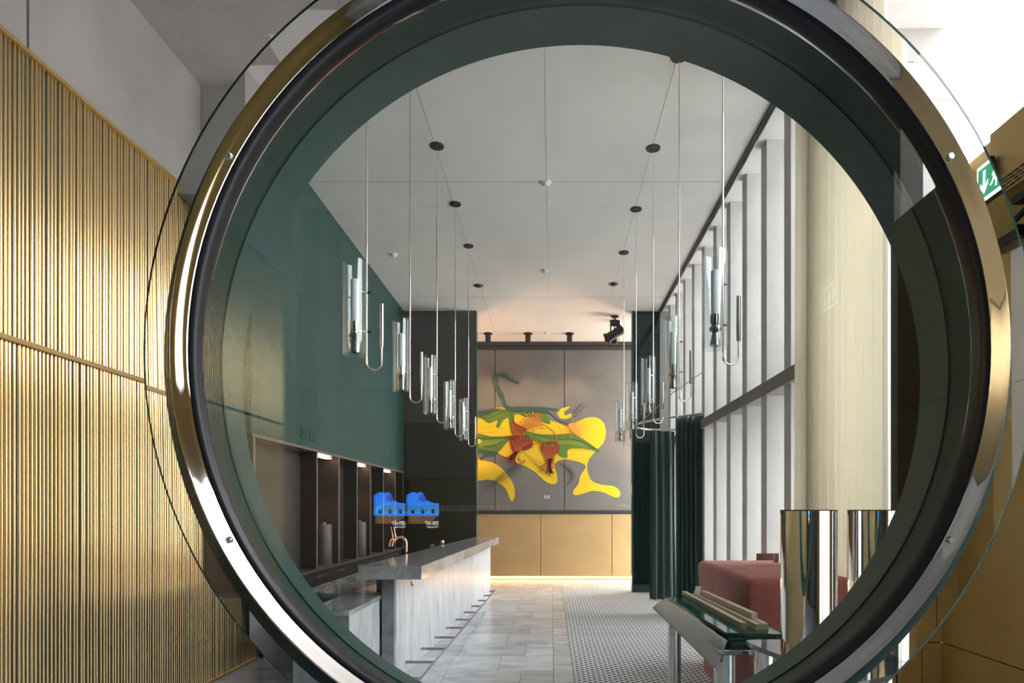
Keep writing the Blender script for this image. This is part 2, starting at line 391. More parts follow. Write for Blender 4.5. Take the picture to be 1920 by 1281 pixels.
def exit_sign(y0, label, flip=1):
    # a lit sign on the wall face; its picture runs along Y
    s = thing('exit_sign', (2.33, y0, 3.35), label, 'sign', None)
    wdt, hgt = .26, .21; x = 2.31
    MB().box(x, 2.345, y0-wdt/2, y0+wdt/2, 3.29, 3.50, .004).build('housing', 'black_metal', s)
    MB().box(x-.003, x+.001, y0-wdt/2+.004, y0+wdt/2-.004, 3.294, 3.496).build('face', 'sign_white_lit', s)
    def flat(poly, nm, mt, dx):
        # poly in unit sign coordinates, u from the far edge to the near edge
        v = [(x-dx, y0+flip*(wdt/2-u*wdt), 3.29+w_*hgt) for u, w_ in poly]; n = len(v)
        v += [(p[0]+.0015, p[1], p[2]) for p in v]
        MB().add(v, [tuple(range(n)), tuple(range(n, 2*n))[::-1]]+[(i, (i+1) % n, n+(i+1) % n, n+i) for i in range(n)]).build(nm, mt, s)
    flat([(.07, .12), (.93, .12), (.93, .88), (.07, .88)], 'green_field', 'sign_green_lit', .0045)
    flat([(.22, .8), (.30, .8), (.30, .42), (.38, .52), (.38, .40), (.26, .2), (.14, .40), (.14, .52), (.22, .42)], 'arrow', 'sign_white_lit', .006)
    flat([(.80, .2), (.89, .2), (.89, .8), (.80, .8)], 'door_mark', 'sign_white_lit', .006)
    flat([(.50, .55), (.56, .63), (.64, .63), (.72, .5), (.69, .47), (.63, .55), (.61, .45), (.66, .36), (.64, .2), (.60, .2), (.61, .34), (.56, .40), (.50, .3), (.44, .3), (.44, .34), (.49, .36), (.54, .47), (.54, .56), (.51, .5)], 'figure', 'sign_white_lit', .0065)
    flat([(.58+.025*math.cos(a*.785), .72+.045*math.sin(a*.785)) for a in range(8)], 'figure_head', 'sign_white_lit', .0065)
    return s
exit_sign(3.37, 'green and white emergency exit sign with down arrow on the brass wall')
exit_sign(-2.45, 'green emergency exit sign seen only as a reflection over the cream curtain')

# wall behind the camera (it shows in the glass)
wb = struct(MB().box(-3.6, 3.2, -5.6, -5.2, -.1, H).build('wall_near', 'green_dark'))
MB().box(-1.0, 3.1, -5.22, -5.19, 0.05, 3.19).build('panel', 'slate', wb)
MB().box(-3.2, 3.1, -5.22, -5.19, 3.2, 4.3).build('panel', 'slate', wb)
MB().box(-3.2, 3.1, -5.22, -5.19, 4.31, H).build('panel', 'slate', wb)
def screen(x0, x1, label):
    zc0, zc1 = 1.38, 1.84; wd = x1-x0
    s = thing('wall_screen', ((x0+x1)/2, -5.19, zc0), label, 'screen', 'reflected wall screens')
    MB().box(x0-.05, x1+.05, -5.2, -5.17, zc0-.05, zc1+.18, .004).build('housing', 'black', s)
    def flat(poly, nm, mt, d):
        v = [(x0+u*wd, -5.17+d, zc0+q*(zc1-zc0)) for u, q in poly]; n = len(v); v2 = [(a, b_-.001, c) for a, b_, c in v]
        MB().add(v+v2, [tuple(range(n)), tuple(range(n, 2*n))[::-1]]+[(i, (i+1) % n, n+(i+1) % n, n+i) for i in range(n)]).build(nm, mt, s)
    flat([(0, .36), (1, .36), (1, .70), (.8, .72), (.6, .80), (.5, .98), (.40, 1.03), (.33, .97), (.25, 1.02), (.12, 1.0), (0, .92)], 'picture', 'screen_sky', .002)
    flat([(0, .42), (1, .42), (1, .62), (.7, .64), (.5, .66), (.3, .70), (0, .60)], 'water', 'screen_water', .003)
    flat([(.36, .8), (.42, .97), (.5, .92), (.62, .78), (.55, .74)], 'mountain', 'screen_deep', .004)
    for q in (.18, .5, .82): flat([(q-.05, .42), (q+.06, .42), (q+.05, .5), (q, .56), (q-.04, .5)], 'island', 'screen_dark', .005)
    flat([(.05, .14), (.7, .14), (.98, .36), (.05, .36)], 'beach', 'screen_sand', .0035)
    for txt, u, q, sz in (('09.47', .99, .10, .075), ('Wednesday', .99, .03, .03)):
        cu = bpy.data.curves.new('clock_text', 'FONT'); cu.body = txt; cu.size = sz; cu.align_x = 'LEFT'; cu.extrude = .0005; tmp = bpy.data.objects.new('t', cu); C.objects.link(tmp); bpy.context.view_layer.update()
        me = bpy.data.meshes.new_from_object(tmp.evaluated_get(bpy.context.evaluated_depsgraph_get())); bpy.data.objects.remove(tmp)
        me.materials.clear(); me.materials.append(M['screen_text'])
        o = link('clock_text', me, s, (x0+u*wd-(x0+x1)/2, .027, q*(zc1-zc0))); o.rotation_euler = (math.pi/2, 0, math.pi)
screen(-1.845, -1.44, 'bright blue landscape screen reflected in the dark panel, the right one')
screen(-2.26, -1.86, 'bright blue landscape screen reflected in the dark panel, the left one')
mk = MB()
for i in range(48): x = -2.15+i*.034; mk.box(x, x+.014, -5.19, -5.165, 1.60, 1.68)
tag(mk.build('safety_marking', 'white', loc=(-1.3, -5.19, 1.6)), 'row of short white safety marks reflected along the dark panel', 'marking', kind='stuff')

# ---------------------------------------------------------------- far end wall
YM = 14.2
wf = struct(MB().box(-3.6, 3.3, YM+.06, YM+.4, -.1, H).build('wall_far', 'bronze_panel'))
pxs = [-3.2, -1.9, -.25, 1.4, 3.0]
for a, b_ in zip(pxs[:-1], pxs[1:]): MB().box(a+.006, b_-.006, YM, YM+.07, .085, 1.52, .003).build('panel', 'brass_warm', wf)
MB().box(-3.2, 3.0, YM-.02, YM+.07, 1.53, 1.60).build('ledge', 'rail_dark', wf)
for z in (5.32, 5.36, 5.41): MB().box(-3.2, 3.0, YM-.02-(z-5.32)*.3, YM+.07, z, z+.036 if z < 5.4 else H).build('rail', 'rail_dark', wf)
struct(MB().box(-3.15, -2.72, 6.71, 6.74, 0, .86).build('wall_stub', 'concrete_light'))
led = MB().box(-3.2, 3.0, YM+.02, YM+.05, .02, .07).build('led_strip', 'led_warm'); tag(led, 'warm glowing light strip at the foot of the brass end wall', 'light strip')
mu = thing('mural', (0, YM, 1.6), 'large floral mural of yellow blobs, green leaves and red flowers on the end wall', 'painting')
for a, b_ in ((-3.0, (928-VX)*YM/F), ((928-VX)*YM/F, (1058-VX)*YM/F), ((1058-VX)*YM/F, 2.6)):
    MB().box(a+.008, b_-.008, YM, YM+.05, 1.60, 5.32, .004).build('panel', 'plaster', mu)
def mp_(u, v, d): p = px(880+u/3.769, 640+v/3.769, YM); return Vector((p.x, YM-d, p.z))
def spline(pts, closed=True, k=5):
    out = []; n = len(pts)
    for i in range(n if closed else n-1):
        P = [pts[(i+j) % n] if closed else pts[min(max(i+j, 0), n-1)] for j in (-1, 0, 1, 2)]
        for s_ in range(k):
            t_ = s_/k
            out.append(tuple(.5*(2*P[1][c]+(P[2][c]-P[0][c])*t_+(2*P[0][c]-5*P[1][c]+4*P[2][c]-P[3][c])*t_*t_+(3*P[1][c]-P[0][c]-3*P[2][c]+P[3][c])*t_**3) for c in (0, 1)))
    if not closed: out.append(pts[-1])
    return out
layer = [.002]
def blob(nm, mt, pts, smooth=True):
    layer[0] += .0012; pts = spline(pts) if smooth else pts
    v = [mp_(a, b_, layer[0]) for a, b_ in pts]; n = len(v)
    MB().add(v+[p+Vector((0, .001, 0)) for p in v], [tuple(range(n)), tuple(range(n, 2*n))[::-1]]+[(i, (i+1) % n, n+(i+1) % n, n+i) for i in range(n)]).build(nm, 'paint_'+mt, mu)
def strokes(nm, mt, lines, w0):
    layer[0] += .0012; mb = MB()
    for ln in lines:
        ln, ww = (ln[0], ln[1]) if isinstance(ln, tuple) else (ln, w0)
        q = spline(ln, False, 4) if len(ln) > 2 else ln
        for i in range(len(q)-1):
            a = Vector(q[i]); b_ = Vector(q[i+1]); d_ = b_-a
            if d_.length < .01: continue
            nn = Vector((-d_.y, d_.x)).normalized()*ww/2
            mb.add([mp_(*(a+nn), layer[0]), mp_(*(b_+nn), layer[0]), mp_(*(b_-nn), layer[0]), mp_(*(a-nn), layer[0])], [(0, 1, 2, 3)])
    tag(mb.build(nm, 'paint_'+mt, mu), kind='stuff')
blob('yellow_shape', 'yellow', [(30, 535), (110, 540), (170, 480), (245, 470), (340, 512), (430, 505), (520, 545), (620, 575), (700, 600), (760, 570), (830, 540), (900, 540), (950, 580), (965, 650), (945, 720), (895, 775), (850, 830), (833, 880), (840, 940), (870, 990), (940, 1015), (1020, 1025), (1066, 1065), (1055, 1103), (1015, 1100), (950, 1070), (880, 1058), (820, 1072), (750, 1090), (733, 1060), (770, 1010), (785, 950), (822, 890), (790, 860), (700, 838), (635, 843), (603, 880), (620, 950), (618, 1000), (580, 1010), (530, 985), (470, 930), (400, 885), (330, 858), (250, 815), (205, 790), (120, 700), (30, 680)])
blob('yellow_crescent', 'yellow', [(30, 838), (110, 845), (190, 870), (260, 930), (310, 1010), (322, 1080), (305, 1132), (285, 1110), (260, 1050), (210, 1005), (140, 978), (30, 978)])
blob('yellow_curl', 'yellow', [(608, 515), (640, 480), (705, 462), (700, 478), (672, 500), (680, 525), (722, 510), (715, 540), (660, 552), (620, 540)])
blob('leaf', 'leaf', [(30, 492), (120, 510), (190, 488), (260, 485), (330, 500), (450, 500), (540, 520), (575, 582), (520, 575), (470, 545), (400, 535), (330, 515), (318, 560), (330, 640), (300, 655), (285, 600), (275, 545), (240, 560), (208, 612), (190, 600), (197, 560), (140, 580), (90, 550), (30, 530)])
blob('leaf', 'leaf_mid', [(60, 520), (130, 535), (200, 505), (250, 510), (205, 540), (150, 560), (100, 545)])
blob('leaf', 'leaf', [(30, 652), (150, 672), (270, 672), (330, 660), (275, 705), (215, 775), (170, 792), (90, 770), (30, 752)])
blob('leaf', 'leaf_mid', [(60, 700), (140, 700), (250, 690), (170, 730), (80, 740)])
blob('yellow_spot', 'yellow', [(40, 700), (70, 690), (85, 708), (70, 722), (40, 720)])
blob('leaf', 'leaf_dark', [(30, 748), (110, 770), (200, 785), (170, 815), (120, 820), (90, 842), (72, 832), (95, 800), (30, 800)])
blob('leaf', 'leaf', [(400, 635), (480, 655), (600, 660), (720, 655), (800, 690), (880, 745), (928, 782), (800, 757), (700, 765), (692, 822), (645, 812), (600, 770), (500, 720), (420, 680)])
blob('leaf', 'leaf_mid', [(440, 665), (560, 685), (700, 690), (820, 725), (860, 748), (740, 735), (640, 730), (620, 760), (540, 715)])
blob('stem', 'leaf_dark', [(162, 262), (185, 225), (208, 262), (205, 305), (240, 372), (272, 458), (350, 462), (450, 465), (560, 470), (628, 486), (560, 505), (480, 498), (400, 502), (300, 490), (255, 482), (225, 410), (180, 335)])
blob('stem', 'leaf_dark', [(192, 238), (240, 224), (290, 262), (352, 290), (335, 300), (270, 268), (220, 250)])
blob('stem', 'leaf_dark', [(30, 490), (100, 492), (180, 478), (250, 478), (180, 490), (110, 520), (60, 518), (30, 508)])
blob('tail', 'blue_grey', [(560, 490), (610, 505), (650, 550), (720, 548), (755, 560), (740, 580), (680, 578), (630, 560), (590, 525)])
blob('tail', 'blue_grey', [(725, 520), (760, 485), (800, 445), (810, 462), (780, 490), (745, 525)])
blob('pencil_wash', 'blue_grey', [(600, 500), (640, 480), (630, 500), (610, 508)])
strokes('leaf_vein', 'leaf_dark', [[(280, 480), (310, 560), (345, 640)], [(60, 690), (160, 690), (280, 675)], [(450, 660), (600, 690), (760, 700), (900, 765)], [(60, 520), (140, 545), (240, 500)], [(100, 750), (180, 740), (240, 705)]], 5)
blob('flower', 'red', [(300, 565), (345, 590), (405, 620), (385, 650), (330, 690), (290, 690), (318, 640)])
blob('flower', 'red', [(285, 690), (330, 665), (385, 660), (435, 690), (452, 735), (405, 770), (350, 775), (335, 810), (308, 780), (290, 730)])
blob('flower', 'red', [(505, 735), (540, 715), (600, 710), (634, 735), (630, 780), (602, 812), (592, 860), (548, 860), (532, 805), (508, 775)])
ro = random.Random(3)
strokes('petal', 'orange', [[(300+i*14, 572+i*8), (308+i*9, 620+i*6), (320+i*5, 665)] for i in range(8)]+[[(300+i*19, 700-i*3 if i < 4 else 690+i*4), (315+i*10, 740), (330+i*3, 790)] for i in range(8)]+[[(512+i*15, 730-(i % 3)*6), (522+i*12, 780), (545+i*5, 840)] for i in range(9)], 5)
strokes('petal', 'leaf', [[(360+i*24, 668+i*8), (365+i*20, 700+i*6)] for i in range(4)]+[[(530+i*22, 722), (533+i*20, 748)] for i in range(5)], 8)
strokes('filament', 'orange', [[(330+ro.uniform(-12, 12), 785), (300+ro.uniform(-20, 20), 820+ro.uniform(-5, 20)), (240+i*7, 818+i*5.2+ro.uniform(-8, 8))] for i in range(15)]+[[(568+ro.uniform(-18, 18), 830), (570+ro.uniform(-25, 25), 890), (540+i*5, 935+ro.uniform(-12, 8))] for i in range(13)]+[[(540, 860), (515, 885), (485, 895)], [(540, 870), (520, 905), (500, 918)], [(600, 860), (620, 885), (636, 878)], [(345, 820), (370, 850), (398, 840)], [(345, 830), (360, 860), (395, 858)]], 7)
strokes('filament', 'red', [[(335+ro.uniform(-14, 14), 780), (308+ro.uniform(-18, 18), 825), (262+i*12, 850+i*5)] for i in range(5)]+[[(566+ro.uniform(-14, 14), 840), (566+ro.uniform(-20, 20), 925)] for i in range(7)]+[[(270, 672), (300, 690), (335, 715)], [(245, 680), (290, 672), (330, 690)]], 4)
strokes('seed_head', 'orange', [([(445, 568), (445+a*math.cos(th), 568+a*.86*math.sin(th))], 6) for th, a in [(i*2*math.pi/19+.1, 70+28*((i*7) % 5)/4) for i in range(19)]]+[([(470, 575), (540, 600), (600, 650), (620, 705)], 7), ([(430, 735), (520, 715), (625, 705)], 6)], 6)
strokes('seed_head', 'peach', [([(445, 568), (445+a*math.cos(th), 568+a*.86*math.sin(th))], 3) for th, a in [(i*2*math.pi/17, 78) for i in range(17)]], 3)
strokes('seed_head', 'peach', [([(750, 610), (750+a*math.cos(th), 620+a*.8*math.sin(th))], 2.5) for th, a in [(i*2*math.pi/26, 60+50*((i*5) % 7)/6) for i in range(26)]], 3)
blob('seed_patch', 'peach', [(700, 590), (745, 580), (770, 620), (790, 660), (760, 665), (720, 630)])
pl = []
for i in range(16):
    a = ro.uniform(-2.6, -.4); x_, y_ = 330+ro.uniform(-30, 60), 880+ro.uniform(-20, 60)
    pl.append([(x_, y_), (x_-80-i*4, y_+40+i*4), (x_-150-i*5, y_+90+ro.uniform(0, 70))])
for i in range(12): pl.append([(620+i*8, 850+i*3), (680+i*6, 900+i*6), (760-i*8, 930+i*9)])
for i in range(8): pl.append([(380+i*20, 780+i*12), (440+i*15, 850+i*10), (500+i*12, 900+i*10)])
pl += [[(450, 110), (430, 150), (435, 190), (470, 200), (480, 260), (440, 310)], [(450, 160), (500, 170), (560, 200)], [(830, 290), (860, 260), (900, 250), (950, 290)], [(880, 255), (890, 310)], [(920, 230), (960, 265)], [(620, 590), (650, 640), (640, 680)], [(70, 600), (120, 620), (180, 600), (240, 620)], [(60, 640), (130, 650), (200, 635)]]
strokes('pencil_line', 'pencil', [(l, 1.6) for l in pl], 1.6)
blob('label', 'screen_ghost', [(527, 1090), (545, 1090), (545, 1112), (527, 1112)], False); blob('label', 'screen_ghost', [(550, 1090), (570, 1090), (570, 1112), (550, 1112)], False)  # two blue squares: ghost reflection of a screen, painted onto the mural
strokes('signature', 'peach', [[(1040, 1165), (1060, 1158), (1075, 1170), (1090, 1155), (1100, 1168), (1120, 1160)]], 3)

# brown panelled return wall left of the mural and dark glass panel right of it
YB = 11.96
wbn = struct(MB().box(-3.2, -1.47, YB+.02, YB+.2, 0, H).build('wall_back_left', 'bronze_panel'))
for a, b_ in ((-2.88, -2.2), (-2.2, -1.475)):
    for c, d_, mt in ((0.02, 2.22, 'olive_panel'), (2.22, 3.31, 'bronze_panel'), (3.31, H, 'bronze_light')):
        MB().box(a+.003, b_-.003, YB, YB+.03, c+.003, d_-.003, .002).build('panel', mt, wbn)
MB().box(-1.475, -1.462, YB-.01, YB+.21, 0, H).build('edge_trim', 'green_edge', wbn)
wbr = struct(MB().box(1.59, 2.12, 12.0, 12.12, 0.02, H).build('wall_back_right', 'green_dark'))
MB().box(1.62, 2.10, 11.985, 12.005, .16, H-.03).build('panel', 'green_glass', wbr)
MB().box(1.572, 1.60, 11.97, 12.13, 0, H).build('edge_trim', 'green_edge', wbr); MB().box(1.60, 2.12, 11.98, 12.0, 0, .14).build('base_trim', 'green_edge', wbr)
struct(MB().box(2.12, 3.2, 12.0, 12.3, 0, H).build('wall_corner', 'concrete_light'))

# green stained wall over the bar back, with the dark niches under it
XG = -2.88; ZG = 2.33
wg = struct(MB().box(-3.26, XG-.03, 5.9, YB+.02, ZG+.03, H).build('wall_green', 'green_dark'))
y = 5.9; gy = [5.9, 6.03]+[6.03+.76*k for k in range(1, 8)]+[YB]
for a, b_ in zip(gy[:-1], gy[1:]):
    MB().box(XG-.04, XG, a+.003, b_-.003, ZG+.03, H-.004, .0025).build('panel', 'green_stain', wg)
MB().box(-3.2, XG, 5.88, 5.905, ZG, H).build('end_panel', 'green_stain', wg)
MB().box(-3.26, XG+.012, 5.88, YB, ZG, ZG+.03).build('soffit', 'bronze_frame', wg)
for x_, nm in ((570.5, 0), (587, 0)):
    Y = 1150*2.88/(VX-x_)
    s = thing('wall_plate', (XG, Y, 2.5), 'small square white outline plate low on the green wall, the %s one' % ('left' if x_ < 580 else 'right'), 'wall plate')
    MB().box(XG, XG+.012, Y-.1, Y+.1, 2.45, 2.57, .004).build('plate', 'green_stain', s)
    MB().lathe([(.045, -.004), (.045, .016), (.035, .016), (.033, .008)], (XG, Y, 2.51), 'X', 20).build('dial', 'green_stain', s)
bb = thing('back_bar_cabinet', (-3.1, 9, 0), 'long dark bronze back bar with lit niches under the green wall', 'cabinet')
MB().box(-3.18, -3.15, 5.92, YB-.01, .86, ZG-.005).build('back_panel', 'bronze_panel', bb)
MB().box(-3.18, -2.86, 5.92, YB-.01, .86, .90, .003).build('worktop', 'bronze_light', bb)
dv = [5.94, 7.53, 8.30, 9.08, 9.75, 10.5, 11.3, YB-.05]
MB().box(-3.18, -2.92, 6.75, YB-.01, 0, .05).build('plinth', 'black', bb)
for y in dv:
    d_ = MB().box(-3.15, XG, y-.018, y+.018, 0.9, ZG).build('divider', 'bronze_panel', bb)
    MB().box(XG-.001, XG+.004, y-.02, y+.02, 0.9, ZG).build('edge_trim', 'bronze_frame', d_)
for a, b_ in zip([6.75]+dv[1:-1], dv[1:]):
    n = max(1, round((b_-a)/.75)); st = (b_-a)/n
    for k in range(n):
        d_ = MB().box(-3.15, -2.90, a+k*st+.006, a+(k+1)*st-.006, .05, .855, .003).build('door', 'bronze_panel', bb)
        MB().box(-2.902, -2.885, a+k*st+.05, a+k*st+.25, .78, .80).build('handle', 'bronze_frame', d_)
for a, b_ in ((8.32, 9.06), (9.77, 10.48), (5.97, 7.5)): 
    MB().box(-3.12, -3.07, a, b_, .9, ZG).build('tall_door', 'bronze_panel', bb)
for a, b_ in ((7.6, 8.2), (9.15, 9.7), (10.6, 11.2)):
    MB().box(-3.02, -2.94, a, b_, ZG-.03, ZG-.015).build('niche_light', 'niche_led', bb)
    l = bpy.data.lights.new('niche_lamp', 'SPOT'); l.energy = 22; l.color = (1, .66, .45); l.spot_size = 1.5; l.spot_blend = .6; l.shadow_soft_size = .05
    o = bpy.data.objects.new('niche_lamp', l); o.location = (-3.0, (a+b_)/2, ZG-.05); C.objects.link(o)
def machine(y, label):
    s = thing('coffee_urn', (-2.98, y, .9), label, 'urn', 'urns in the niches')
    MB().lathe([(.0, 0), (.10, 0), (.105, .02), (.105, .50), (.095, .53), (0, .53)], (-2.98, y, .9), 'Z', 24).build('body', 'bronze_light', s, 40)
    MB().lathe([(.0, .53), (.03, .53), (.03, .555), (0, .56)], (-2.98, y, .9), 'Z', 16).build('lid_knob', 'bronze_frame', s, 40)
machine(8.02, 'brown cylindrical urn standing in the nearer lit niche'); machine(9.5, 'brown cylindrical urn standing in the further lit niche')

# ---------------------------------------------------------------- window wall
XW = 2.25
for k in range(1, 12):
    y = 4.47+.65*k
    struct(MB().box(XW, 3.08, y, y+.165, 0, H, .004).build('wall_fin' if k == 0 else 'wall_fin', 'concrete_light'))
struct(MB().box(XW-.03, 3.08, 5.40, 11.98, 2.82, 2.96, .004).build('trim_8', 'concrete'))
for k, y in enumerate([5.9, 7.85, 9.8]):
    wn = struct(MB().box(3.10, 3.108, y+.03, min(y+1.93, 11.99), .05, H-.02).build('window_%d' % (k+1), 'window_glass'))
    MB().box(3.08, 3.13, y, y+.03, 0, H).build('window_frame', 'black_metal', wn)
    MB().box(3.08, 3.13, y+.03, min(y+1.93, 11.99), 0, .05).build('window_sill', 'black_metal', wn)
struct(MB().box(3.3, 30, -20, 40, -.4, -.2).build('ground', 'concrete_light'))
# sheer cream curtain nearest the lobby
def curtain(name, path, z0, z1, mt, parent, amp, per, n=400, th=.0):
    P = [Vector((a, b_, 0)) for a, b_ in path]
    L = [0]
    for a, b_ in zip(P[:-1], P[1:]): L.append(L[-1]+(b_-a).length)
    vs = []; rr = random.Random(len(name)+int(z1*10)); ph = [rr.uniform(0, 6) for _ in range(4)]
    for i in range(n+1):
        d_ = L[-1]*i/n
        j = max(k for k in range(len(L)-1) if L[k] <= d_+1e-9); t_ = (d_-L[j])/(L[j+1]-L[j])
        p = P[j].lerp(P[j+1], t_); tg = (P[j+1]-P[j]).normalized(); nn = Vector((-tg.y, tg.x, 0))
        wv = math.sin(d_/per*2*math.pi+1.1*math.sin(d_*3.1+ph[0]))
        wv2 = wv+.35*math.sin(d_/per*5.1+ph[1])
        for z, f_ in ((z0, 1.15), ((z0+z1)/2, 1.0), (z1, .8)):
            q = p+nn*(wv2*amp*f_)+tg*(.3*amp*math.sin(d_*5+z)); vs.append((q.x, q.y, z))
    fs = [(i*3+k, (i+1)*3+k, (i+1)*3+k+1, i*3+k+1) for i in range(n) for k in (0, 1)]
    o = MB().add(vs, fs).build(name, mt, parent, smooth=80)
    md = o.modifiers.new('thickness', 'SOLIDIFY'); md.thickness = .003
    return o
tr_ = thing('sheer_curtain', (2.2, 4.6, 0), 'floor-length sheer cream curtain in front of the nearest windows', 'curtain')
curtain('fabric', [(2.19, 3.99), (2.18, 4.6), (2.18, 5.42)], .02, H-.04, 'sheer', tr_, .034, .105, 700)
MB().tube([(2.19, 3.96, H-.02), (2.18, 5.46, H-.02)], .012).build('rail', 'steel_brushed', tr_)

# dark green entrance curtain on its curved rail
gc = thing('green_curtain', (2.1, 9.6, 0), 'heavy dark green velvet curtain hanging from a curved steel rail', 'curtain')
rail = [(2.25, 10.9), (1.95, 10.95), (1.72, 10.92), (1.52, 10.75), (1.43, 10.48), (1.45, 10.15), (1.60, 9.80), (1.93, 9.42), (2.22, 9.14), (2.26, 9.08)]
ZR = 3.05
MB().tube([(*p, ZR) for p in spline(rail, False, 5)], .018, 8).build('rail', 'steel_brushed', gc)
MB().tube([(1.45, 10.3, ZR), (1.95, 9.9, 3.5), (2.3, 9.0, 3.7)], .006, 6).build('stay_wire', 'steel_brushed', gc)
curtain('fabric', [(2.05, 9.34), (2.22, 9.16)][:1] and [(1.90, 9.46), (2.05, 9.32), (2.24, 9.12)], .03, ZR-.02, 'curtain_green', gc, .045, .085, 260)
curtain('fabric', [(1.76, 10.94), (1.95, 10.95), (2.2, 10.92)], .02, ZR-.03, 'curtain_green', gc, .04, .13, 200)
for q in spline(rail, False, 3)[::3]:
    if q[1] > 10.9 or q[1] < 9.5: MB().lathe([(.022, -.004), (.03, -.004), (.03, .004), (.022, .004)], (q[0], q[1], ZR), 'X', 14, True).build('ring', 'chrome', gc)

# ---------------------------------------------------------------- bar counter
bar = thing('bar_counter', (-1.4, 8.7, 0), 'long veined grey marble bar counter with overhanging slab top', 'counter')
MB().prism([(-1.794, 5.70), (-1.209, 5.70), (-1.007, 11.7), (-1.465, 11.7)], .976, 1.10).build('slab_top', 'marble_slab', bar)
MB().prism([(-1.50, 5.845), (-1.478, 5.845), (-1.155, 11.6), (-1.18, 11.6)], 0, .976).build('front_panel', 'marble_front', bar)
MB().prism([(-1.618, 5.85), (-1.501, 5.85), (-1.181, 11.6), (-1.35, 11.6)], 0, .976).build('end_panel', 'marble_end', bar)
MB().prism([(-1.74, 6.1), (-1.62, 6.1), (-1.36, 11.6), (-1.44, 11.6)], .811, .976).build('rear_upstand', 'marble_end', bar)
MB().tube([(-1.31, 5.74, .955), (-1.31, 5.74, .93), (-1.30, 5.72, .915), (-1.285, 5.71, .925)], .005, 6).build('bag_hook', 'black_metal', bar)
fr_ = thing('foot_rail', (-1.15, 8.5, 0), 'thin dark steel foot rail running along the base of the marble bar', 'foot rail')
MB().box(-.01, .01, 0, .01, 0, .01)
MB().tube([(-1.19, 5.3, .10), (-1.065, 11.6, .10)], .012, 8).build('bar', 'smoke_chrome', fr_)
for k in range(11):
    y = 5.55+k*.59; xr = -1.19+.125*(y-5.3)/6.3; xp = -1.478+.323*(y-5.845)/5.755
    if y < 5.9: xp = xr-.18
    MB().box(xp, xr, y-.012, y+.012, .088, .112).build('bracket', 'smoke_chrome', fr_)
wc = thing('work_counter', (-2.05, 8, 0), 'low grey marble work counter behind the bar, lit from above', 'counter')
MB().box(-2.0, -1.625, 4.93, 5.84, .77, .81, .003).build('top', 'marble_slab', wc)
MB().prism([(-2.0, 5.84), (-1.63, 5.845), (-1.35, 11.0), (-2.5, 11.0), (-2.5, 6.15)], .77, .81).build('top', 'marble_slab', wc)
MB().box(-1.99, -1.635, 4.96, 5.84, .0, .77).build('body', 'marble_front', wc)
MB().box(-1.995, -1.634, 4.94, 4.962, .0, .77).build('end_panel', 'marble_end', wc)
MB().prism([(-1.99, 5.86), (-1.75, 5.86), (-1.75, 10.9), (-2.49, 10.9), (-2.49, 6.16)], .0, .77).build('body', 'marble_end', wc)
l = bpy.data.lights.new('counter_strip', 'AREA'); l.shape = 'RECTANGLE'; l.size = .05; l.size_y = 1.6; l.energy = 14; l.color = (1, .62, .38)
o = bpy.data.objects.new('counter_strip', l); o.location = (-1.72, 6.9, .965); o.rotation_euler = (0, math.radians(-25), 0); C.objects.link(o)
tp = thing('beer_tap', (-1.80, 7.6, .81), 'curved copper beer tap with twin spouts behind the marble bar', 'tap')
x0, y0 = -1.80, 7.6
pth = [(x0, y0, .81), (x0, y0, 1.15)]+[(x0-.075+.075*math.cos(a), y0, 1.21+.075*math.sin(a)) for a in [i*math.pi/10 for i in range(0, 10)]]+[(x0-.155, y0, 1.25)]
MB().tube(pth, .017, 12).build('pipe', 'copper', tp, 60)
MB().lathe([(0, 0), (.04, 0), (.04, .015), (.02, .02), (0, .02)], (x0, y0, .81), 'Z', 20).build('base', 'copper', tp, 40)
for dx in (-.15, -.185):
    sp_ = MB().tube([(x0+dx+.03, y0-.01, 1.27), (x0+dx, y0-.03, 1.25), (x0+dx-.015, y0-.04, 1.17)], .012, 10).build('spout', 'copper', tp, 60)
    MB().tube([(x0+dx+.02, y0-.01, 1.28), (x0+dx+.012, y0-.01, 1.33)], .012, 10).tube([(x0+dx+.012, y0-.01, 1.33), (x0+dx, y0-.01, 1.41)], .006, 8).build('handle', 'copper', sp_, 60)
for i, (x_, y_, z_) in enumerate(((-1.72, 9.6, 1.14), (-1.79, 9.2, 1.105))):
    s = thing('copper_canister', (x_, y_, .81), 'small copper canister behind the bar, the %s one' % ('taller' if i == 0 else 'shorter'), 'canister', 'copper canisters behind the bar')
    MB().lathe([(0, 0), (.038, 0), (.04, .01), (.04, z_-.82), (0, z_-.82)], (x_, y_, .81), 'Z', 20).build('body', 'copper', s, 40)
    MB().lathe([(.042, 0), (.042, .012), (0, .012)], (x_, y_, z_-.01), 'Z', 20).build('lid', 'copper', s, 40)

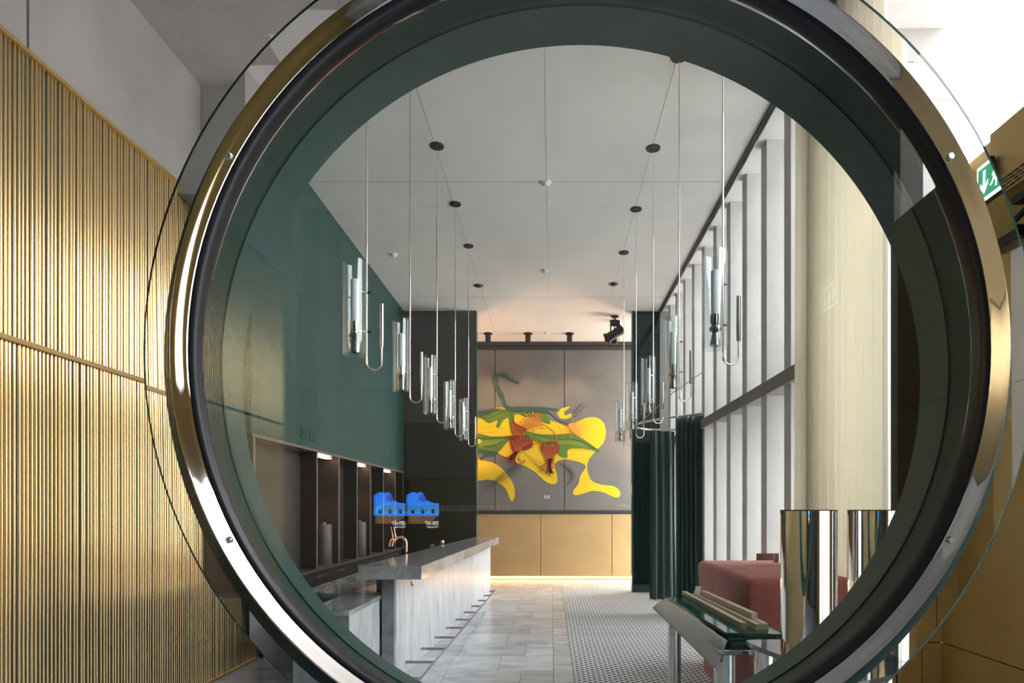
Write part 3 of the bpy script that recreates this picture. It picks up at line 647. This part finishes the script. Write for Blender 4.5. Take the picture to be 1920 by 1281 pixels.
# ---------------------------------------------------------------- pendants
def make_pendant():
    t0 = thing('pendant_lamp', (0, 0, H), 'x', 'pendant lamp', 'slender chrome and glass pendant lamps in two rows')
    cx, cy = -.062, -.05
    MB().lathe([(0, H-.012), (.072, H-.012), (.076, H-.004), (.076, H+.001), (0, H+.001)], n=28).build('canopy', 'black', t0, 40)
    zb = 2.60
    pth = [(0, 0, H-.01), (0, 0, zb)]+[(.05-.05*math.cos(a), 0, zb-.05*math.sin(a)) for a in [i*math.pi/12 for i in range(1, 12)]]+[(.10, 0, zb), (.10, 0, 2.72)]
    MB().tube(pth, .0062, 10).build('stem', 'chrome', t0, 60)
    MB().lathe([(0, 2.70), (.0135, 2.70), (.0135, 2.985), (0, 2.985)], (.10, 0, 0), n=18).build('counterweight', 'smoke_chrome', t0, 40)
    MB().lathe([(.077, 2.636), (.077, 3.245), (.073, 3.245), (.073, 2.636)], (cx, cy, 0), n=36, close=True).build('glass_shade', 'shade_glass', t0, 40)
    MB().lathe([(0, 2.85), (.026, 2.85), (.026, 3.125), (.02, 3.13), (0, 3.13)], (cx, cy, 0), n=24).build('diffuser_tube', 'frosted', t0, 40)
    MB().lathe([(0, 2.655), (.034, 2.655), (.030, 2.68), (.020, 2.735), (.016, 2.745), (.034, 2.75), (.038, 2.76), (.034, 2.775), (.022, 2.78), (.022, 2.79), (.03, 2.795), (.03, 2.85), (0, 2.85)], (cx, cy, 0), n=24).build('lamp_holder', 'smoke_chrome', t0, 30)
    for z in (3.06, 2.80):
        s_ = MB().tube([(0, 0, z), (cx+.02, cy+.012, z)], .004, 8).build('bracket', 'chrome', t0, 60)
        MB().lathe([(0, -.012), (.008, -.012), (.008, .012), (0, .012)], (.018, 0, z), 'X', 12).build('screw', 'black_metal', s_, 40)
    return t0
proto = make_pendant()
order = ['nearest and largest', 'second nearest', 'middle', 'second farthest', 'farthest and smallest']
first = True
for side, X, Y0, st in (('left', -1.22, 4.05, 1.24), ('right', 1.09, 3.90, 1.335)):
    for k in range(5):
        o = proto if first else copy_tree(proto); first = False
        o.location = (X, Y0+st*k, H)
        o['label'] = 'chrome and glass cylinder pendant lamp, %s of the %s row' % (order[k], side)

# ---------------------------------------------------------------- ceiling fittings
def on_ceiling(x, y): Y = F*(H-EYE)/(VY-y); return (x-VX)*Y/F, Y
for (x, y, lb) in ((1024, 342, 'white round smoke detector on the ceiling, nearest in the middle'), (1022, 507, 'white round smoke detector on the ceiling, further one in the middle'), (738, 477, 'white round smoke detector on the ceiling near the green wall'), (1025, 624, 'small white smoke detector near the mural end of the ceiling')):
    X, Y = on_ceiling(x, y); s = thing('smoke_detector', (X, Y, H), lb, 'smoke detector', 'smoke detectors on the ceiling')
    MB().lathe([(0, -.045), (.03, -.045), (.04, -.03), (.04, -.02), (0, -.02)], (X, Y, H), n=24).build('sensor', 'white_plastic', s, 30)
    MB().lathe([(0, -.022), (.056, -.022), (.06, -.005), (.06, .001), (0, .001)], (X, Y, H), n=24).build('base', 'white_plastic', s, 30)
for (x, y, lb) in ((897, 535, 'left'), (1150, 532, 'right')):
    X, Y = on_ceiling(x, y); s = thing('recessed_light', (X, Y, H), 'small dark recessed ceiling light, the %s one of the pair' % lb, 'ceiling light', 'recessed ceiling lights')
    MB().lathe([(.05, -.012), (.085, -.010), (.085, .001), (.05, .001)], (X, Y, H), n=24, close=True).build('rim', 'smoke_chrome', s, 30)
    MB().lathe([(0, -.03), (.04, -.03), (.05, .001), (0, .001)], (X, Y, H), n=24).build('lens', 'black', s, 30)
sp = [(915, 13.5, 0, 'first from the left'), (990, 13.5, 0, 'second from the left'), (1068, 13.5, 0, 'third from the left'), (1152, 12.6, .28, 'low one under the projector')]
for x, Y, drop, lb in sp:
    X = (x-VX)*Y/F; s = thing('spot_lamp', (X, Y, H), 'black cylinder ceiling spotlight before the mural, %s' % lb, 'spotlight', 'black cylinder spotlights')
    MB().lathe([(0, -.018), (.095, -.018), (.1, .001), (0, .001)], (X, Y, H), n=24).build('mounting_plate', 'black', s, 30)
    if drop: MB().tube([(X, Y, H-.01), (X, Y, H-.02-drop)], .012, 8).build('stem', 'black', s, 60)
    MB().lathe([(.05, -.2), (.06, -.2), (.06, -.015), (0, -.015), (0, -.17), (.05, -.17)], (X, Y, H-drop), n=24).build('barrel', 'black', s, 30)
    MB().lathe([(0, -.19), (.05, -.19), (.05, -.185), (0, -.185)], (X, Y, H-drop), n=24).build('lens', 'lens_warm', s, 30)
    l = bpy.data.lights.new('spot_beam', 'SPOT'); l.energy = 110; l.color = (1, .66, .36); l.spot_size = 1.7; l.spot_blend = .8; l.shadow_soft_size = .06
    o = bpy.data.objects.new('spot_beam', l); o.location = (X, Y, H-drop-.22); o.rotation_euler = (math.radians(8), 0, 0); C.objects.link(o)
for x_ in (-2.35, 2.6):                            # uplights hidden in the side bays of the end wall
    l = bpy.data.lights.new('bay_uplight', 'AREA'); l.size = .5; l.energy = 80; l.color = (1, .46, .17)
    o = bpy.data.objects.new('bay_uplight', l); o.location = (x_, 13.3, 2.2); o.rotation_euler = (math.pi, math.radians(-14 if x_ < 0 else 14), 0); C.objects.link(o)
Yp_ = 12.3; Xp_ = (1153-VX)*Yp_/F
pj = thing('stage_projector', (Xp_, Yp_, H), 'black theatre style projector lamp hanging from the ceiling before the mural', 'projector')
k_ = Yp_/F
def q(x, y, d=0): p = px(x, y, Yp_); return Vector((p.x, Yp_+d, p.z))
MB().lathe([(0, -.02), (.075, -.02), (.08, .001), (0, .001)], (Xp_, Yp_, H), n=24).build('mounting_plate', 'black', pj, 30)
MB().tube([(Xp_, Yp_, H), q(1153, 603)], .014, 8).build('stem', 'black', pj)
a = q(1144, 602); b_ = q(1162, 611); MB().box(a.x, b_.x, Yp_-.05, Yp_+.05, b_.z, a.z, .006).build('clamp', 'black', pj)
for x in (1145, 1161): a = q(x-1, 605); b_ = q(x+1, 626); MB().box(a.x, b_.x, Yp_-.02, Yp_+.02, b_.z, a.z).build('yoke_arm', 'black', pj)
ax = (q(1137, 636)-q(1165, 618)).normalized(); pr = [(0, 0), (.09, .0), (.10, .06), (.085, .2), (.095, .21), (.095, .34), (.12, .35), (.12, .38), (0, .38)]
mb = MB().lathe(pr, n=24); rot = Vector((0, 0, 1)).rotation_difference(ax); st_ = q(1167, 617)
mb.v = [rot @ v + st_ for v in mb.v]; mb.build('lamp_body', 'black', pj, 30)
a = q(1134, 628); b_ = q(1143, 642); MB().box(a.x, b_.x, Yp_-.07, Yp_+.07, b_.z, a.z, .004).build('barn_door', 'black', pj)
MB().tube([q(1146, 636), q(1150, 642), q(1158, 641), q(1162, 634)], .008, 6).build('cable', 'black', pj)

# ---------------------------------------------------------------- red bench and the tables in front of it
from math import cos, sin, pi
def rounded(x0, x1, y0, y1, z0, z1, r, name, mt, parent, taper=0):
    mb = MB(); rings = []
    zs = [(z0, 0), (z1-r, 0)]+[(z1-r+r*sin(a*pi/10), r-r*cos(a*pi/10)) for a in range(1, 6)]
    n = 0
    for z, inn in zs:
        ring = []
        tt = taper*(z1-z)/(z1-z0)
        for cx_, cy_, a0 in ((x1-r, y1-r, 0), (x0+r, y1-r, pi/2), (x0+r, y0+r, pi), (x1-r, y0+r, 1.5*pi)):
            for k in range(6):
                a = a0+k*pi/10; rr_ = max(r-inn, .001)
                ring.append((cx_+rr_*cos(a)+(tt if cx_ < (x0+x1)/2 else -tt), cy_+rr_*sin(a)+(tt if cy_ < (y0+y1)/2 else -tt), z))
        rings.append(ring)
    m_ = len(rings[0]); vs = [p for r_ in rings for p in r_]
    fs = [(i*m_+k, i*m_+(k+1) % m_, (i+1)*m_+(k+1) % m_, (i+1)*m_+k) for i in range(len(rings)-1) for k in range(m_)]
    fs += [tuple(range(m_))[::-1], tuple(range((len(rings)-1)*m_, len(rings)*m_))]
    return mb.add(vs, fs).build(name, mt, parent, 50)
be = thing('red_bench', (1.75, 5.0, 0), 'dusty red velvet upholstered bench with rounded edges by the windows', 'bench')
rounded(1.37, 2.13, 4.28, 5.8, .12, 1.15, .06, 'seat_block', 'red_velvet', be, .05)
MB().box(1.5, 2.05, 4.4, 5.7, .006, .12).build('plinth', 'black', be)
rounded(1.92, 2.2, 5.85, 6.6, .1, 1.02, .05, 'side_cushion', 'red_velvet', be)
MB().box(1.95, 2.19, 5.81, 5.845, .2, 1.21, .006).build('back_board', 'wood_dark', be)
vs_t = MB().lathe([(0, 1.15), (.028, 1.15), (.028, 1.23), (.024, 1.23), (.022, 1.16), (0, 1.16)], (2.02, 5.5, 0), n=20).build('small_tumbler', 'smoke_chrome', None, 40, (2.02, 5.5, 1.15))
tag(vs_t, 'small dark metal tumbler on the far corner of the red bench', 'tumbler')

gt = thing('long_side_table', (1.1, 3.9, 0), 'narrow table holding the green glass sheets on brushed steel legs', 'table')
MB().box(.86, 1.34, 3.12, 4.74, .885, .912, .004).build('tabletop', 'smoke_chrome', gt)
for x_, y_ in ((.90, 3.18), (1.28, 3.2), (.93, 4.65), (1.28, 4.65)):
    MB().lathe([(0, 0), (.05, 0), (.05, .885), (0, .885)], (x_, y_, .006), n=28).build('leg', 'steel_brushed', gt, 40)
for k in range(3):
    dz = .912+k*.019
    s = MB().prism([(.945-.004*k, 3.23+.03*k), (1.165+.03*k, 3.25), (1.22+.02*k, 4.64), (.868+.004*k, 4.66-.02*k)], dz, dz+.017).build('glass_sheet', 'green_sheet', None, loc=(1.05, 3.9, dz))
    tag(s, 'long green edged glass sheet on the side table, %s of the stack' % ['bottom', 'middle', 'top'][k], 'glass sheet', 'glass sheets stacked on the side table')
zt = .912+2*.019+.017
for i, (xa, ya, xb, yb, dz, lb) in enumerate(((1.065, 3.40, 1.020, 4.72, 0, 'leftmost of the strips, lying on the glass'), (1.135, 3.36, 1.075, 4.6, 0, 'second strip from the left on the glass'), (1.178, 3.38, 1.125, 4.55, 0, 'rightmost strip lying flat on the glass'), (1.165, 3.52, 1.11, 4.5, .034, 'upper strip resting on the other strips'))):
    hw = .017; z0 = zt+dz
    s = MB().prism([(xa-hw, ya), (xa+hw, ya), (xb+hw, yb), (xb-hw, yb)], z0, z0+.033).build('wood_strip', 'wood', None, loc=(xa, ya, z0))
    tag(s, 'pale square timber strip, '+lb, 'timber strip', 'timber strips on the glass sheets')
# protective film hanging over the table edge
n_, m_ = 26, 10; vs = []; fs = []; rr = random.Random(5)
for i in range(n_+1):
    t_ = i/n_
    A = px(1250, 1122, 4.68).lerp(px(1364, 1202, 3.14), t_); B_ = px(1223, 1133, 4.60).lerp(px(1344, 1246, 3.05), t_)
    for j in range(m_+1):
        s_ = j/m_; p = A.lerp(B_, s_)
        bmp = .012*math.exp(-((s_-.35)/.25)**2)*rr.uniform(-1, 1)*(t_ > .3)
        vs.append((p.x+bmp, p.y+bmp*.5, p.z-.03*s_*s_+bmp))
fs = [(i*(m_+1)+j, (i+1)*(m_+1)+j, (i+1)*(m_+1)+j+1, i*(m_+1)+j+1) for i in range(n_) for j in range(m_)]
pf = MB().add(vs, fs).build('protective_film', 'paper', None, 60, loc=(.9, 3.9, .9)); md = pf.modifiers.new('thickness', 'SOLIDIFY'); md.thickness = .002
tag(pf, 'crumpled grey protective paper sheet hanging over the edge of the long table', 'paper sheet')
for i, (x_, z_, h_) in enumerate(((1305, .912, .10), (1309, .912, .125))):
    p = px(x_, 1110, 4.70)
    s = MB().box(p.x-.02, p.x+.02, 4.66+.03*i, 4.69+.03*i, .912, .912+h_, .002).build('foam_block', 'white', None, loc=(p.x, 4.68, .912))
    tag(s, 'small white foam block beside the red bench, the %s one' % ('shorter' if i == 0 else 'taller'), 'foam block', 'foam blocks on the table')

dt = thing('smoked_glass_table', (1.6, 2.6, 0), 'dark smoked glass table carrying the polished steel cylinders', 'table')
pts = spline([(1.60, 3.03), (1.3, 3.035), (1.0, 3.03), (.955, 2.96), (1.02, 2.68), (1.08, 2.42), (1.18, 2.40), (1.45, 2.58), (1.60, 2.74), (1.61, 2.9)])
MB().prism(pts, .962, .985).build('tabletop', 'smoked_glass', dt)
for x_, y_ in ((1.02, 2.93), (1.6, 2.95), (1.12, 2.50)):
    MB().lathe([(0, 0), (.05, 0), (.05, .955), (0, .955)], (x_, y_, .006), n=28).build('leg', 'steel_mirror', dt, 40)
for X, lb in ((1.198, 'tall polished steel cylinder vase in front of the red bench'), (1.515, 'tall polished steel cylinder vase partly hidden by the porthole, right of the first')):
    s = thing('steel_cylinder', (X, 2.86, .985), lb, 'vase', 'polished steel cylinders')
    MB().lathe([(0, .986), (.1235, .986), (.1235, 1.622), (.116, 1.622), (.116, 1.0), (0, 1.0)], (X, 2.86, 0), n=72).build('body', 'steel_mirror', s, 30)
    MB().lathe([(.1150, 1.622), (.1245, 1.622), (.1245, 1.627), (.1150, 1.627)], (X, 2.86, 0), n=72, close=True).build('rim', 'black_metal', s, 30)

# ---------------------------------------------------------------- porthole in front of the camera's view
YP = 1.30; CX = (1105-VX)*YP/F; CZ = EYE+(VY-657)*YP/F; k1 = YP/F
po = thing('porthole_screen', (CX, YP+.15, 0), 'huge round glass porthole with chrome ring and dark green tube in the foreground', 'porthole')
c = (CX, 0, CZ); NN = 160
r0, r1, r2 = 743*k1, 788*k1, 842*k1; YR = YP*1.266; rb_ = 635*YR/F
def ring(prof, name, mt, ang=40, parent=po):
    return MB().lathe(prof, c, 'Y', NN, True).build(name, mt, parent, ang)
cr = ring([(r0+.002, YP-.002), (r0+.010, YP-.009), (r0+.020, YP-.019), (r0+.0285, YP-.029), (r0+.0305, YP-.0305), (r0+.032, YP-.029), (r0+.034, YP+.05), (r0+.003, YP+.05)], 'chrome_ring', 'chrome', 60)
ring([(r0-.009, YP+.004), (r0-.004, YP-.006), (r0+.004, YP-.008), (r0+.004, YP+.03), (r0-.009, YP+.03)], 'gasket', 'rubber', 60)
ring([(r0+.034, YP+.0076), (r2, YP+.0092), (r2, YP+.020), (r0+.034, YP+.0224)], 'glass_flange', 'lens_glass', 20)
for d_ in (.012, .052):
    MB().lathe([(0, YP+d_), (r0-.006, YP+d_)], c, 'Y', NN).build('glass_pane', 'pane_glass', po)
ym = YP+.17
ring([(r0, YP+.03), (r0+(rb_-r0)*.5, ym), (r0+(rb_-r0)*.5+.012, ym), (r0+.012, YP+.03)], 'front_sleeve', 'sleeve_dark', 30)
ring([(r0+(rb_-r0)*.5-.004, ym), (rb_, YR), (rb_+.02, YR), (rb_+.02, YP+.05), (r0+(rb_-r0)*.5+.012, YP+.05), (r0+(rb_-r0)*.5+.012, ym)], 'rear_sleeve', 'sleeve', 30)
for deg in (28, 62, 118, 152, 208, 242, 298, 332):
    a = math.radians(deg); rr_ = r0+.016
    MB().lathe([(0, -.004), (.006, -.004), (.008, 0), (.008, .004), (0, .004)], (CX+rr_*cos(a), YP-.016, CZ+rr_*sin(a)), 'Y', 16).build('screw', 'steel_brushed', cr, 30)
zb_ = CZ-r1+.01
MB().lathe([(0, 0), (.05, 0), (.05, zb_), (0, zb_)], (CX, YP+.2, 0), n=32).build('post', 'chrome', po, 40)
MB().lathe([(0, 0), (.28, 0), (.28, .012), (.06, .02), (0, .02)], (CX, YP+.2, 0), n=48).build('floor_plate', 'chrome', po, 30)
